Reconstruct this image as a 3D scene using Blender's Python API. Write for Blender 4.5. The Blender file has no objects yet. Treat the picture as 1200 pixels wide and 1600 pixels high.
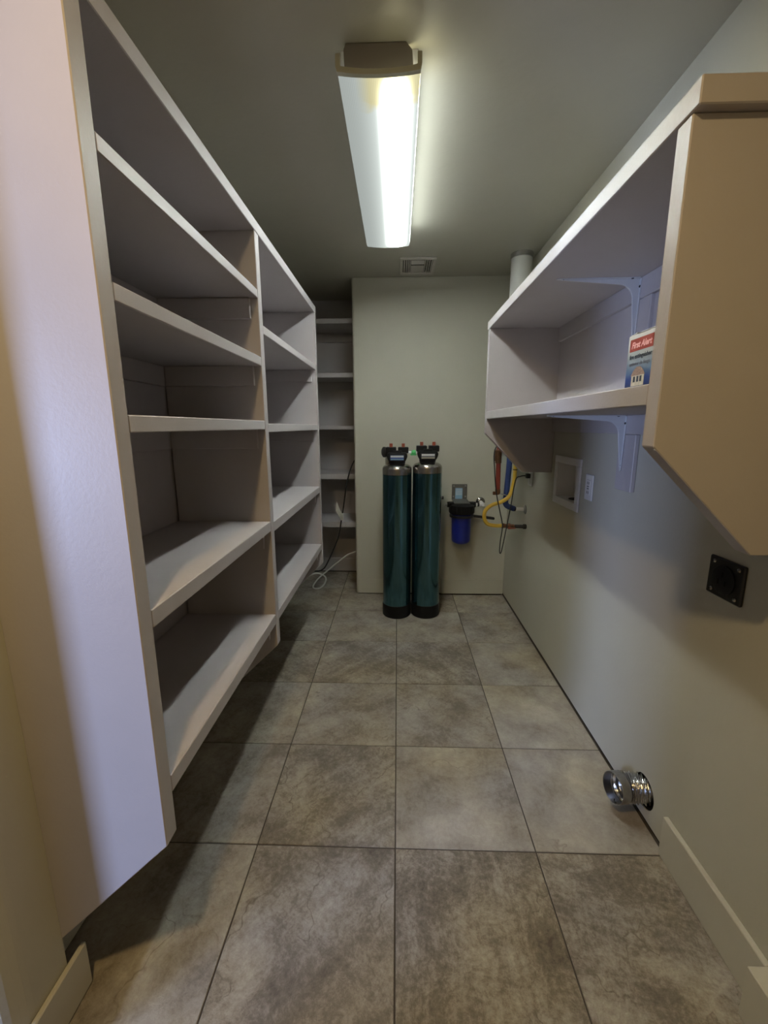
import bpy, bmesh, math, random
from mathutils import Vector, Matrix
random.seed(7)
scene = bpy.context.scene
COL = scene.collection
# ------------------------------------------------------------------ camera
CAM_H = 1.366
pitch, yaw, roll = .1978, -.0320, -.00318
fw = Vector((math.sin(yaw)*math.cos(pitch), math.cos(yaw)*math.cos(pitch), -math.sin(pitch)))
rt = Vector((math.cos(yaw), -math.sin(yaw), 0)); up = rt.cross(fw)
rt2 = math.cos(roll)*rt + math.sin(roll)*up; up2 = -math.sin(roll)*rt + math.cos(roll)*up
cd = bpy.data.cameras.new('camera'); cam = bpy.data.objects.new('camera', cd); COL.objects.link(cam)
cd.sensor_fit = 'VERTICAL'; cd.sensor_height = 24; cd.lens = 666.2/1600*24; cd.clip_start = .02
cam.matrix_world = Matrix(((rt2.x, up2.x, -fw.x, 0), (rt2.y, up2.y, -fw.y, 0), (rt2.z, up2.z, -fw.z, CAM_H), (0, 0, 0, 1)))
scene.camera = cam
# ------------------------------------------------------------------ world, daylight, hall lamp, exposure
w = bpy.data.worlds.new('world'); scene.world = w; w.use_nodes = True
w.node_tree.nodes['Background'].inputs[0].default_value = (.75, .85, 1, 1)
w.node_tree.nodes['Background'].inputs[1].default_value = .015
def area(name, loc, target, sx, sy, power, col):
    l = bpy.data.lights.new(name, 'AREA'); l.shape = 'RECTANGLE'; l.size = sx; l.size_y = sy; l.energy = power; l.color = col
    o = bpy.data.objects.new(name, l); COL.objects.link(o); o.location = loc
    o.rotation_euler = (Vector(target)-Vector(loc)).to_track_quat('-Z', 'Y').to_euler(); return o
area('window_daylight', (-3.0, -1.3, 1.15), (0, .9, .6), .6, .8, 100, (.46, .60, 1))        # daylight from the room to the left, through the doorway
dl = area('doorway_downlight', (-.30, .02, 2.405), (-.30, .0201, 0), .11, .11, 13, (1, .72, .33)); dl.data.shape = 'DISK'   # warm recessed downlight in the doorway ceiling
scene.view_settings.view_transform = 'Standard'; scene.view_settings.look = 'None'
scene.view_settings.gamma = 1; scene.view_settings.use_curve_mapping = False
scene.view_settings.exposure = 0.42
LAMP = 97.0       # brightness of the lit tube behind the lens

# ------------------------------------------------------------------ materials
def nmat(name):
    m = bpy.data.materials.new(name); m.use_nodes = True
    nt = m.node_tree; return m, nt, nt.nodes['Principled BSDF']
def N(nt, t, **kw):
    n = nt.nodes.new(t)
    for k, v in kw.items():
        if k in n.inputs.keys() if hasattr(n.inputs, 'keys') else False: n.inputs[k].default_value = v
        else: setattr(n, k, v)
    return n
def simple(name, col, rough=.5, metal=0, bump=0, bscale=200, var=.06, vscale=6, spec=.5, coat=0):
    m, nt, b = nmat(name)
    b.inputs['Roughness'].default_value = rough; b.inputs['Metallic'].default_value = metal
    b.inputs['Specular IOR Level'].default_value = spec; b.inputs['Coat Weight'].default_value = coat
    tc = N(nt, 'ShaderNodeTexCoord')
    no = N(nt, 'ShaderNodeTexNoise'); no.inputs['Scale'].default_value = vscale; no.inputs['Detail'].default_value = 4
    nt.links.new(tc.outputs['Object'], no.inputs['Vector'])
    r = N(nt, 'ShaderNodeValToRGB'); r.color_ramp.elements[0].position = .3; r.color_ramp.elements[1].position = .7
    r.color_ramp.elements[0].color = tuple(c*(1-var) for c in col)+(1,); r.color_ramp.elements[1].color = tuple(min(1, c*(1+var)) for c in col)+(1,)
    nt.links.new(no.outputs['Fac'], r.inputs['Fac']); nt.links.new(r.outputs['Color'], b.inputs['Base Color'])
    if bump:
        n2 = N(nt, 'ShaderNodeTexNoise'); n2.inputs['Scale'].default_value = bscale; n2.inputs['Detail'].default_value = 3
        nt.links.new(tc.outputs['Object'], n2.inputs['Vector'])
        bp = N(nt, 'ShaderNodeBump'); bp.inputs['Strength'].default_value = bump; bp.inputs['Distance'].default_value = .002
        nt.links.new(n2.outputs['Fac'], bp.inputs['Height']); nt.links.new(bp.outputs['Normal'], b.inputs['Normal'])
    return m
WALL = (.46, .445, .375)
M = {}
M['wall'] = simple('wall_paint', WALL, .55, bump=.25, bscale=70, var=.025, vscale=2.5, spec=.35)
M['ceiling'] = simple('ceiling_paint', (.42, .405, .345), .38, bump=.45, bscale=38, var=.03, vscale=3, spec=.4)
M['shelf'] = simple('shelf_paint', (.415, .386, .397), .45, bump=.13, bscale=140, var=.02, vscale=9, spec=.4)
M['shelf_tan'] = simple('tan_panel_paint', (.56, .48, .36), .5, bump=.2, bscale=110, var=.02, vscale=9, spec=.3)
M['trim'] = simple('trim_paint', (.50, .48, .41), .4, bump=.08, var=.02)
M['plastic_white'] = simple('white_plastic', (.72, .72, .74), .35, var=.01)
M['bracket'] = simple('bracket_enamel', (.50, .50, .51), .3, var=.01)
M['black'] = simple('black_plastic', (.012, .012, .014), .35, var=.1)
M['blackmatte'] = simple('matte_black_plastic', (.007, .007, .008), .55, var=.1, spec=.22)
M['dark'] = simple('dark_rubber', (.02, .019, .018), .7, var=.1)
M['void'] = simple('cavity_shade', (.010, .009, .008), .95, spec=.05)  # near-black colour standing in for the shade inside gaps and holes
M['grout'] = simple('grout', (.065, .055, .046), .9, var=.15, vscale=40)
M['teal'] = simple('teal_jacket', (.068, .17, .215), .13, metal=.95, var=.08, vscale=3, coat=.3)
M['steel'] = simple('stainless', (.42, .40, .38), .24, metal=1, var=.04)
M['chrome'] = simple('chrome', (.6, .6, .6), .12, metal=1, var=.02)
M['galv'] = simple('galvanised', (.36, .35, .34), .35, metal=1, var=.2, vscale=30)
M['foil'] = simple('foil_duct', (.62, .62, .63), .2, metal=1, bump=.5, bscale=120, var=.05)
M['copper'] = simple('copper_red', (.32, .075, .04), .4, metal=.3, var=.15, vscale=60)
M['blue'] = simple('blue_filter', (.012, .022, .24), .28, var=.05)
M['bluelabel'] = simple('pale_blue_label', (.22, .38, .55), .4, var=.03)
M['bluelabel2'] = simple('blue_label', (.06, .10, .32), .4, var=.03)
M['labelwhite'] = simple('label_white', (.62, .64, .66), .5, var=.02)
M['labelcream'] = simple('label_cream', (.42, .38, .28), .5, var=.02)
M['labelgrey'] = simple('print_grey', (.13, .13, .15), .6, var=.02)
M['green'] = simple('green_clip', (.06, .42, .12), .4, var=.05)
M['yellow'] = simple('yellow_hose', (.62, .40, .05), .35, bump=.2, bscale=150, var=.06)
M['red'] = simple('red_foam', (.24, .035, .022), .7, bump=.3, var=.1)
M['pipeblue'] = simple('blue_foam', (.025, .05, .18), .7, bump=.3, var=.1)
M['brass'] = simple('brown_brass', (.16, .075, .04), .4, metal=.6, var=.15, vscale=40)
M['steelplate'] = simple('grey_metal_plate', (.17, .165, .155), .4, metal=.6, var=.1)
M['darkplate'] = simple('dark_metal_plate', (.05, .048, .046), .35, metal=.7, var=.1)
M['flue'] = simple('white_flue', (.62, .62, .60), .45, var=.06, vscale=12)
M['cordwhite'] = simple('white_cord', (.55, .55, .52), .5, var=.04)
M['paper'] = simple('paper', (.62, .62, .58), .8, var=.05)
M['card'] = simple('cream_card', (.62, .60, .54), .6, var=.03)
M['cred'] = simple('print_red', (.30, .042, .022), .5, var=.04)
M['cpink'] = simple('print_pink', (.80, .42, .38), .5, var=.02)
M['cblack'] = simple('print_black', (.02, .025, .035), .5)
M['cnavy'] = simple('print_navy', (.015, .03, .10), .5)
M['croof'] = simple('print_roof', (.27, .17, .12), .6, var=.3, vscale=150)
M['chouse'] = simple('print_house', (.48, .42, .31), .6, var=.15, vscale=100)
M['lampcap'] = simple('lamp_end_cap', (.27, .25, .245), .45, var=.03)
M['lamprim'] = simple('lamp_rim', (.50, .50, .42), .3, var=.05)
M['vent'] = simple('vent_enamel', (.50, .47, .43), .4, var=.03)

# printed box: sky fading to navy towards the bottom
def box_print():
    m, nt, b = nmat('carton_print'); b.inputs['Roughness'].default_value = .45
    tc = N(nt, 'ShaderNodeTexCoord'); s = N(nt, 'ShaderNodeSeparateXYZ'); nt.links.new(tc.outputs['Object'], s.inputs[0])
    mr = N(nt, 'ShaderNodeMapRange'); mr.inputs['From Min'].default_value = 0; mr.inputs['From Max'].default_value = .185
    nt.links.new(s.outputs['Z'], mr.inputs['Value'])
    no = N(nt, 'ShaderNodeTexNoise'); no.inputs['Scale'].default_value = 30; nt.links.new(tc.outputs['Object'], no.inputs['Vector'])
    ad = N(nt, 'ShaderNodeMath', operation='MULTIPLY_ADD'); nt.links.new(no.outputs['Fac'], ad.inputs[0]); ad.inputs[1].default_value = .1
    nt.links.new(mr.outputs[0], ad.inputs[2])
    r = N(nt, 'ShaderNodeValToRGB'); e = r.color_ramp.elements
    e[0].position = .22; e[0].color = (.006, .014, .07, 1); e[1].position = .92; e[1].color = (.58, .56, .5, 1)
    for p, c in ((.36, (.012, .035, .15, 1)), (.5, (.10, .15, .22, 1)), (.66, (.25, .28, .28, 1)), (.80, (.42, .42, .38, 1))):
        q = e.new(p); q.color = c
    nt.links.new(ad.outputs[0], r.inputs['Fac']); nt.links.new(r.outputs['Color'], b.inputs['Base Color']); return m
M['print'] = box_print()

# slate-look porcelain tile, varied by properties of each tile object
def tile_mat():
    m, nt, b = nmat('slate_tile'); L = nt.links.new
    tc = N(nt, 'ShaderNodeTexCoord')
    def attr(n):
        a = N(nt, 'ShaderNodeAttribute'); a.attribute_type = 'OBJECT'; a.attribute_name = n; return a.outputs['Fac']
    seed, tone, streak, ang = attr('seed'), attr('tone'), attr('streak'), attr('angle')
    cx = N(nt, 'ShaderNodeCombineXYZ'); 
    s1 = N(nt, 'ShaderNodeMath', operation='MULTIPLY'); L(seed, s1.inputs[0]); s1.inputs[1].default_value = 13.7
    L(s1.outputs[0], cx.inputs[2])
    rot = N(nt, 'ShaderNodeVectorRotate'); rot.rotation_type = 'Z_AXIS'; L(tc.outputs['Object'], rot.inputs['Vector']); L(ang, rot.inputs['Angle'])
    add = N(nt, 'ShaderNodeVectorMath', operation='ADD'); L(rot.outputs[0], add.inputs[0]); L(cx.outputs[0], add.inputs[1])
    # domain warp
    wn = N(nt, 'ShaderNodeTexNoise'); wn.inputs['Scale'].default_value = 5; wn.inputs['Detail'].default_value = 5; L(add.outputs[0], wn.inputs['Vector'])
    ws = N(nt, 'ShaderNodeVectorMath', operation='SCALE'); L(wn.outputs['Color'], ws.inputs[0]); ws.inputs['Scale'].default_value = .07
    wv = N(nt, 'ShaderNodeVectorMath', operation='ADD'); L(add.outputs[0], wv.inputs[0]); L(ws.outputs[0], wv.inputs[1])
    # cloudy
    n1 = N(nt, 'ShaderNodeTexNoise'); n1.inputs['Scale'].default_value = 5.5; n1.inputs['Detail'].default_value = 8; n1.inputs['Roughness'].default_value = .62
    L(wv.outputs[0], n1.inputs['Vector'])
    # stretched streaks
    mp = N(nt, 'ShaderNodeMapping'); mp.inputs['Scale'].default_value = (26, 4.5, 9); L(wv.outputs[0], mp.inputs['Vector'])
    n2 = N(nt, 'ShaderNodeTexNoise'); n2.inputs['Scale'].default_value = 1; n2.inputs['Detail'].default_value = 9; n2.inputs['Roughness'].default_value = .68
    L(mp.outputs[0], n2.inputs['Vector'])
    # fine grit
    n3 = N(nt, 'ShaderNodeTexNoise'); n3.inputs['Scale'].default_value = 60; n3.inputs['Detail'].default_value = 8; n3.inputs['Roughness'].default_value = .82; n3.inputs['Distortion'].default_value = .1
    L(wv.outputs[0], n3.inputs['Vector'])
    # flaky cleft edges
    n6 = N(nt, 'ShaderNodeTexNoise'); n6.noise_type = 'RIDGED_MULTIFRACTAL'; n6.inputs['Scale'].default_value = 7; n6.inputs['Detail'].default_value = 9; n6.inputs['Roughness'].default_value = .72; n6.inputs['Lacunarity'].default_value = 2.2
    mp6 = N(nt, 'ShaderNodeMapping'); mp6.inputs['Scale'].default_value = (2.0, .8, 1); L(wv.outputs[0], mp6.inputs['Vector']); L(mp6.outputs[0], n6.inputs['Vector'])
    c6 = N(nt, 'ShaderNodeMapRange'); L(n6.outputs['Fac'], c6.inputs['Value']); c6.inputs['From Min'].default_value = 0; c6.inputs['From Max'].default_value = 1.0; c6.inputs['To Min'].default_value = -.5; c6.inputs['To Max'].default_value = .5
    m6 = N(nt, 'ShaderNodeMath', operation='MULTIPLY'); L(c6.outputs[0], m6.inputs[0]); L(streak, m6.inputs[1])
    # thin cleft veins: zero crossings of a noise
    n4 = N(nt, 'ShaderNodeTexNoise'); n4.inputs['Scale'].default_value = 3.2; n4.inputs['Detail'].default_value = 4; n4.inputs['Roughness'].default_value = .55
    L(wv.outputs[0], n4.inputs['Vector'])
    sb = N(nt, 'ShaderNodeMath', operation='SUBTRACT'); L(n4.outputs['Fac'], sb.inputs[0]); sb.inputs[1].default_value = .5
    ab = N(nt, 'ShaderNodeMath', operation='ABSOLUTE'); L(sb.outputs[0], ab.inputs[0])
    vr = N(nt, 'ShaderNodeMapRange'); L(ab.outputs[0], vr.inputs['Value']); vr.inputs['From Max'].default_value = .007; vr.inputs['To Min'].default_value = 1; vr.inputs['To Max'].default_value = 0
    vm = N(nt, 'ShaderNodeMath', operation='MULTIPLY'); L(vr.outputs[0], vm.inputs[0])
    gate = N(nt, 'ShaderNodeMapRange'); L(n1.outputs['Fac'], gate.inputs['Value']); gate.inputs['From Min'].default_value = .47; gate.inputs['From Max'].default_value = .6
    L(gate.outputs[0], vm.inputs[1])
    # combine
    d2 = N(nt, 'ShaderNodeMath', operation='SUBTRACT'); L(n2.outputs['Fac'], d2.inputs[0]); d2.inputs[1].default_value = .5
    m2 = N(nt, 'ShaderNodeMath', operation='MULTIPLY'); L(d2.outputs[0], m2.inputs[0]); L(streak, m2.inputs[1])
    d3 = N(nt, 'ShaderNodeMath', operation='SUBTRACT'); L(n3.outputs['Fac'], d3.inputs[0]); d3.inputs[1].default_value = .5
    m3 = N(nt, 'ShaderNodeMath', operation='MULTIPLY'); L(d3.outputs[0], m3.inputs[0])
    sg = N(nt, 'ShaderNodeMath', operation='MULTIPLY_ADD'); L(streak, sg.inputs[0]); sg.inputs[1].default_value = 1.35; sg.inputs[2].default_value = .30
    L(sg.outputs[0], m3.inputs[1])
    a1 = N(nt, 'ShaderNodeMath', operation='ADD'); L(n1.outputs['Fac'], a1.inputs[0]); L(m2.outputs[0], a1.inputs[1])
    a2 = N(nt, 'ShaderNodeMath', operation='ADD'); L(a1.outputs[0], a2.inputs[0]); L(m3.outputs[0], a2.inputs[1])
    a3 = N(nt, 'ShaderNodeMath', operation='ADD'); L(a2.outputs[0], a3.inputs[0]); L(tone, a3.inputs[1])
    a4 = N(nt, 'ShaderNodeMath', operation='MULTIPLY_ADD'); L(m6.outputs[0], a4.inputs[0]); a4.inputs[1].default_value = .32; L(a3.outputs[0], a4.inputs[2])
    vs = N(nt, 'ShaderNodeMath', operation='MULTIPLY_ADD'); L(vm.outputs[0], vs.inputs[0]); vs.inputs[1].default_value = -.22; L(a4.outputs[0], vs.inputs[2])
    r = N(nt, 'ShaderNodeValToRGB'); e = r.color_ramp.elements
    e[0].position = .08; e[0].color = (.09, .073, .057, 1); e[1].position = .88; e[1].color = (.50, .465, .40, 1)
    for p, c in ((.36, (.19, .162, .13, 1)), (.5, (.285, .252, .21, 1)), (.66, (.37, .337, .285, 1))): q = e.new(p); q.color = c
    L(vs.outputs[0], r.inputs['Fac'])
    # faint purple-grey and ochre clouds
    n5 = N(nt, 'ShaderNodeTexNoise'); n5.inputs['Scale'].default_value = 3; n5.inputs['Detail'].default_value = 3; L(add.outputs[0], n5.inputs['Vector'])
    r5 = N(nt, 'ShaderNodeValToRGB'); r5.color_ramp.elements[0].position = .35; r5.color_ramp.elements[0].color = (.97, .985, 1.08, 1); r5.color_ramp.elements[1].position = .68; r5.color_ramp.elements[1].color = (1.04, 1.0, .90, 1)
    L(n5.outputs['Fac'], r5.inputs['Fac'])
    mx = N(nt, 'ShaderNodeMix'); mx.data_type = 'RGBA'; mx.blend_type = 'MULTIPLY'; mx.inputs[0].default_value = 1
    L(r.outputs['Color'], mx.inputs[6]); L(r5.outputs['Color'], mx.inputs[7]); L(mx.outputs[2], b.inputs['Base Color'])
    b.inputs['Roughness'].default_value = .46; b.inputs['Specular IOR Level'].default_value = .38
    bp = N(nt, 'ShaderNodeBump'); bp.inputs['Strength'].default_value = .5; bp.inputs['Distance'].default_value = .005
    L(vs.outputs[0], bp.inputs['Height']); L(bp.outputs['Normal'], b.inputs['Normal'])
    return m
M['tile'] = tile_mat()

# lit lens of the ceiling lamp: one tube of two is burning, on the right
def lens_mat(x0, y0, y1):
    m = bpy.data.materials.new('lamp_lens'); m.use_nodes = True; nt = m.node_tree; L = nt.links.new
    nt.nodes.remove(nt.nodes['Principled BSDF'])
    out = nt.nodes['Material Output']
    tc = N(nt, 'ShaderNodeTexCoord'); s = N(nt, 'ShaderNodeSeparateXYZ'); L(tc.outputs['Object'], s.inputs[0])
    def gauss(c, sg):
        a = N(nt, 'ShaderNodeMath', operation='SUBTRACT'); L(s.outputs['X'], a.inputs[0]); a.inputs[1].default_value = c
        p = N(nt, 'ShaderNodeMath', operation='MULTIPLY'); L(a.outputs[0], p.inputs[0]); L(a.outputs[0], p.inputs[1])
        q = N(nt, 'ShaderNodeMath', operation='MULTIPLY'); L(p.outputs[0], q.inputs[0]); q.inputs[1].default_value = -1/(2*sg*sg)
        e = N(nt, 'ShaderNodeMath', operation='EXPONENT'); L(q.outputs[0], e.inputs[0]); return e.outputs[0]
    g = gauss(x0, .0165)
    g2 = gauss(x0, .055)
    # the tube stops short of both ends of the lens
    ea = N(nt, 'ShaderNodeMapRange'); ea.interpolation_type = 'SMOOTHSTEP'; L(s.outputs['Y'], ea.inputs['Value']); ea.inputs['From Min'].default_value = y0; ea.inputs['From Max'].default_value = y0+.16
    eb = N(nt, 'ShaderNodeMapRange'); eb.interpolation_type = 'SMOOTHSTEP'; L(s.outputs['Y'], eb.inputs['Value']); eb.inputs['From Min'].default_value = y1; eb.inputs['From Max'].default_value = y1-.07
    em = N(nt, 'ShaderNodeMath', operation='MULTIPLY'); L(ea.outputs[0], em.inputs[0]); L(eb.outputs[0], em.inputs[1])
    gt = N(nt, 'ShaderNodeMath', operation='MULTIPLY'); L(g, gt.inputs[0]); L(em.outputs[0], gt.inputs[1])
    st = N(nt, 'ShaderNodeMath', operation='MULTIPLY_ADD'); L(gt.outputs[0], st.inputs[0]); st.inputs[1].default_value = LAMP; 
    s2 = N(nt, 'ShaderNodeMath', operation='MULTIPLY_ADD'); L(g2, s2.inputs[0]); s2.inputs[1].default_value = .5; s2.inputs[2].default_value = .30
    # the side wall next to the burning tube glows too
    sd = N(nt, 'ShaderNodeMapRange'); L(s.outputs['X'], sd.inputs['Value']); sd.inputs['From Min'].default_value = .1162; sd.inputs['From Max'].default_value = .1176; sd.inputs['To Max'].default_value = LAMP*.125
    sde = N(nt, 'ShaderNodeMath', operation='MULTIPLY_ADD'); L(sd.outputs[0], sde.inputs[0]); L(em.outputs[0], sde.inputs[1]); L(s2.outputs[0], sde.inputs[2])
    L(sde.outputs[0], st.inputs[2])
    # fine prism ribs along the lens and a yellowed stain at the near end
    wv = N(nt, 'ShaderNodeTexWave'); wv.inputs['Scale'].default_value = 60; wv.inputs['Distortion'].default_value = .3; L(tc.outputs['Object'], wv.inputs['Vector'])
    wm = N(nt, 'ShaderNodeMapRange'); L(wv.outputs['Fac'], wm.inputs['Value']); wm.inputs['To Min'].default_value = .94; wm.inputs['To Max'].default_value = 1.04
    fs = N(nt, 'ShaderNodeMath', operation='MULTIPLY'); L(st.outputs[0], fs.inputs[0]); L(wm.outputs[0], fs.inputs[1])
    no = N(nt, 'ShaderNodeTexNoise'); no.inputs['Scale'].default_value = 11; no.inputs['Detail'].default_value = 3; L(tc.outputs['Object'], no.inputs['Vector'])
    sy = N(nt, 'ShaderNodeMath', operation='MULTIPLY_ADD'); L(no.outputs['Fac'], sy.inputs[0]); sy.inputs[1].default_value = -.30; L(s.outputs['Y'], sy.inputs[2])
    yr = N(nt, 'ShaderNodeMapRange'); L(sy.outputs[0], yr.inputs['Value']); yr.inputs['From Min'].default_value = y0+.0; yr.inputs['From Max'].default_value = y0-.06; 
    yx = N(nt, 'ShaderNodeMapRange'); L(s.outputs['X'], yx.inputs['Value']); yx.inputs['From Min'].default_value = -.07; yx.inputs['From Max'].default_value = -.03
    ym = N(nt, 'ShaderNodeMath', operation='MULTIPLY'); L(yr.outputs[0], ym.inputs[0]); L(yx.outputs[0], ym.inputs[1])
    mx = N(nt, 'ShaderNodeMix'); mx.data_type = 'RGBA'; L(ym.outputs[0], mx.inputs[0]); mx.inputs[6].default_value = (.92, 1.0, .95, 1); mx.inputs[7].default_value = (.95, .88, .52, 1)
    e = N(nt, 'ShaderNodeEmission'); L(mx.outputs[2], e.inputs['Color']); L(fs.outputs[0], e.inputs['Strength'])
    L(e.outputs[0], out.inputs['Surface']); return m

# ------------------------------------------------------------------ mesh helpers
class MB:
    def __init__(s): s.v, s.f, s.sm = [], [], []
    def add(s, vs, fs, smooth=False):
        n = len(s.v); s.v += [tuple(v) for v in vs]; s.f += [tuple(i+n for i in f) for f in fs]; s.sm += [smooth]*len(fs); return s
    def box(s, x0, x1, y0, y1, z0, z1, bev=.002):
        return s.prism([(x0, y0), (x1, y0), (x1, y1), (x0, y1)], z0, z1, 'z', bev)
    def prism(s, poly, a0, a1, axis='y', bev=.002, smooth=False):
        """poly extruded along an axis; axis y: poly is (x,z); z: (x,y); x: (y,z)"""
        bm = bmesh.new()
        def P(u, w, a): return {'y': (u, a, w), 'z': (u, w, a), 'x': (a, u, w)}[axis]
        A = [bm.verts.new(P(u, w, a0)) for u, w in poly]; B = [bm.verts.new(P(u, w, a1)) for u, w in poly]
        n = len(poly); bm.faces.new(A); bm.faces.new(B[::-1])
        for i in range(n): bm.faces.new((A[i], B[i], B[(i+1) % n], A[(i+1) % n]))
        bmesh.ops.recalc_face_normals(bm, faces=bm.faces[:])
        if bev: bmesh.ops.bevel(bm, geom=bm.edges[:], offset=bev, segments=1, affect='EDGES', clamp_overlap=True)
        return s.frombm(bm, smooth)
    def frombm(s, bm, smooth=False):
        bm.verts.index_update()
        s.add([v.co for v in bm.verts], [[v.index for v in f.verts] for f in bm.faces], smooth); bm.free(); return s
    def lathe(s, prof, origin=(0, 0, 0), direction=(0, 0, 1), seg=40, smooth=True, closed=False):
        d = Vector(direction).normalized(); q = Vector((0, 0, 1)).rotation_difference(d); o = Vector(origin)
        vs, fs = [], []; n = len(prof)
        for r, h in prof:
            for k in range(seg):
                t = 2*math.pi*k/seg; vs.append(o+q @ Vector((r*math.cos(t), r*math.sin(t), h)))
        for i in range(n if closed else n-1):
            j = (i+1) % n
            for k in range(seg):
                k2 = (k+1) % seg; fs.append((i*seg+k, i*seg+k2, j*seg+k2, j*seg+k))
        if not closed:
            if prof[0][0] > 1e-6: fs.append(tuple(range(seg))[::-1])
            if prof[-1][0] > 1e-6: fs.append(tuple((n-1)*seg+k for k in range(seg)))
        return s.add(vs, fs, smooth)
    def cyl(s, p0, p1, r, seg=20, bev=None):
        p0, p1 = Vector(p0), Vector(p1); h = (p1-p0).length; b = min(r, h)*.12 if bev is None else bev
        return s.lathe([(r-b, 0), (r, b), (r, h-b), (r-b, h)], p0, p1-p0, seg)
    def tube(s, pts, r, seg=10, res=8, smooth_path=True):
        P = [Vector(p) for p in pts]
        if smooth_path and len(P) > 2:
            Q = []
            for i in range(len(P)-1):
                a = P[i-1] if i else 2*P[0]-P[1]; b, c = P[i], P[i+1]; d = P[i+2] if i+2 < len(P) else 2*P[-1]-P[-2]
                for k in range(res):
                    t = k/res; Q.append(.5*((2*b)+(c-a)*t+(2*a-5*b+4*c-d)*t*t+(3*b-a-3*c+d)*t**3))
            Q.append(P[-1]); P = Q
        vs, fs = [], []; nrm = None
        for i, p in enumerate(P):
            t = (P[min(i+1, len(P)-1)]-P[max(i-1, 0)]).normalized()
            if nrm is None: nrm = t.orthogonal().normalized()
            else: nrm = (nrm-t*nrm.dot(t)).normalized()
            bi = t.cross(nrm)
            for k in range(seg):
                a = 2*math.pi*k/seg; vs.append(p+r*(math.cos(a)*nrm+math.sin(a)*bi))
        for i in range(len(P)-1):
            for k in range(seg): fs.append((i*seg+k, i*seg+(k+1) % seg, (i+1)*seg+(k+1) % seg, (i+1)*seg+k))
        fs.append(tuple(range(seg))[::-1]); fs.append(tuple((len(P)-1)*seg+k for k in range(seg)))
        return s.add(vs, fs, True)
    def ball(s, c, r, seg=14):
        return s.lathe([(r*math.sin(math.pi*i/8), -r*math.cos(math.pi*i/8)) for i in range(9)], c, (0, 0, 1), seg)
    def mesh(s, name, mat):
        me = bpy.data.meshes.new(name); me.from_pydata(s.v, [], s.f); me.materials.append(M[mat] if isinstance(mat, str) else mat)
        me.polygons.foreach_set('use_smooth', s.sm)
        bm = bmesh.new(); bm.from_mesh(me); bmesh.ops.recalc_face_normals(bm, faces=bm.faces[:])
        for e in bm.edges:
            if len(e.link_faces) == 2 and e.calc_face_angle(0) > .7: e.smooth = False
        bm.to_mesh(me); bm.free(); return me
    def build(s, name, mat, parent=None, origin=None):
        """vertices are in world coordinates; the object's origin goes to its own (or its parent's) base"""
        po = Vector(parent.get('_o', (0, 0, 0))) if parent is not None else Vector((0, 0, 0))
        if parent is None:
            xs = list(zip(*s.v)); wo = Vector(origin) if origin else Vector(((min(xs[0])+max(xs[0]))/2, (min(xs[1])+max(xs[1]))/2, min(xs[2])))
        else: wo = po
        s.v = [tuple(Vector(v)-wo) for v in s.v]
        o = bpy.data.objects.new(name, s.mesh(name, mat)); COL.objects.link(o)
        if parent is None: o.location = wo
        else: o.parent = parent
        o['_o'] = tuple(wo); return o
def thing(name, label, cat, loc, group=None):
    o = bpy.data.objects.new(name, None); COL.objects.link(o); o.location = loc; o.empty_display_size = .05; o['_o'] = tuple(loc)
    return tag(o, label, cat, group)
def tag(o, label, cat, group=None, kind=None):
    o['label'] = label; o['category'] = cat
    if group: o['group'] = group
    if kind: o['kind'] = kind
    return o
def struct(o): o['kind'] = 'structure'; return o
def copy_thing(o, loc):
    c = o.copy(); COL.objects.link(c); c.location = loc; c['_o'] = tuple(loc)
    for ch in list(o.children):
        d = ch.copy(); COL.objects.link(d); d.parent = c; d['_o'] = tuple(loc)
        for g in list(ch.children):
            e = g.copy(); COL.objects.link(e); e.parent = d; e['_o'] = tuple(loc)
    return c
def cut(o, cutter):
    """boolean-cut a hole through o with a temporary mesh"""
    me = cutter.mesh('cut', 'void'); c = bpy.data.objects.new('cut', me); COL.objects.link(c)
    md = o.modifiers.new('b', 'BOOLEAN'); md.object = c; md.operation = 'DIFFERENCE'; md.solver = 'EXACT'
    dg = bpy.context.evaluated_depsgraph_get(); new = bpy.data.meshes.new_from_object(o.evaluated_get(dg))
    o.modifiers.clear(); o.data = new; bpy.data.objects.remove(c)
def text_mb(body, size, mat, mx, shear=0, bold=0, depth=.0002):
    """flat printed lettering; mx maps (x right, y up, z out) to the world"""
    cu = bpy.data.curves.new('t', 'FONT'); cu.body = body; cu.size = size; cu.shear = shear; cu.offset = bold; cu.extrude = depth; cu.align_x = 'CENTER'; cu.resolution_u = 3
    o = bpy.data.objects.new('t', cu); COL.objects.link(o)
    dg = bpy.context.evaluated_depsgraph_get(); me = bpy.data.meshes.new_from_object(o.evaluated_get(dg))
    b = MB(); b.add([mx @ v.co for v in me.vertices], [list(p.vertices) for p in me.polygons]); bpy.data.objects.remove(o); return b

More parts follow.
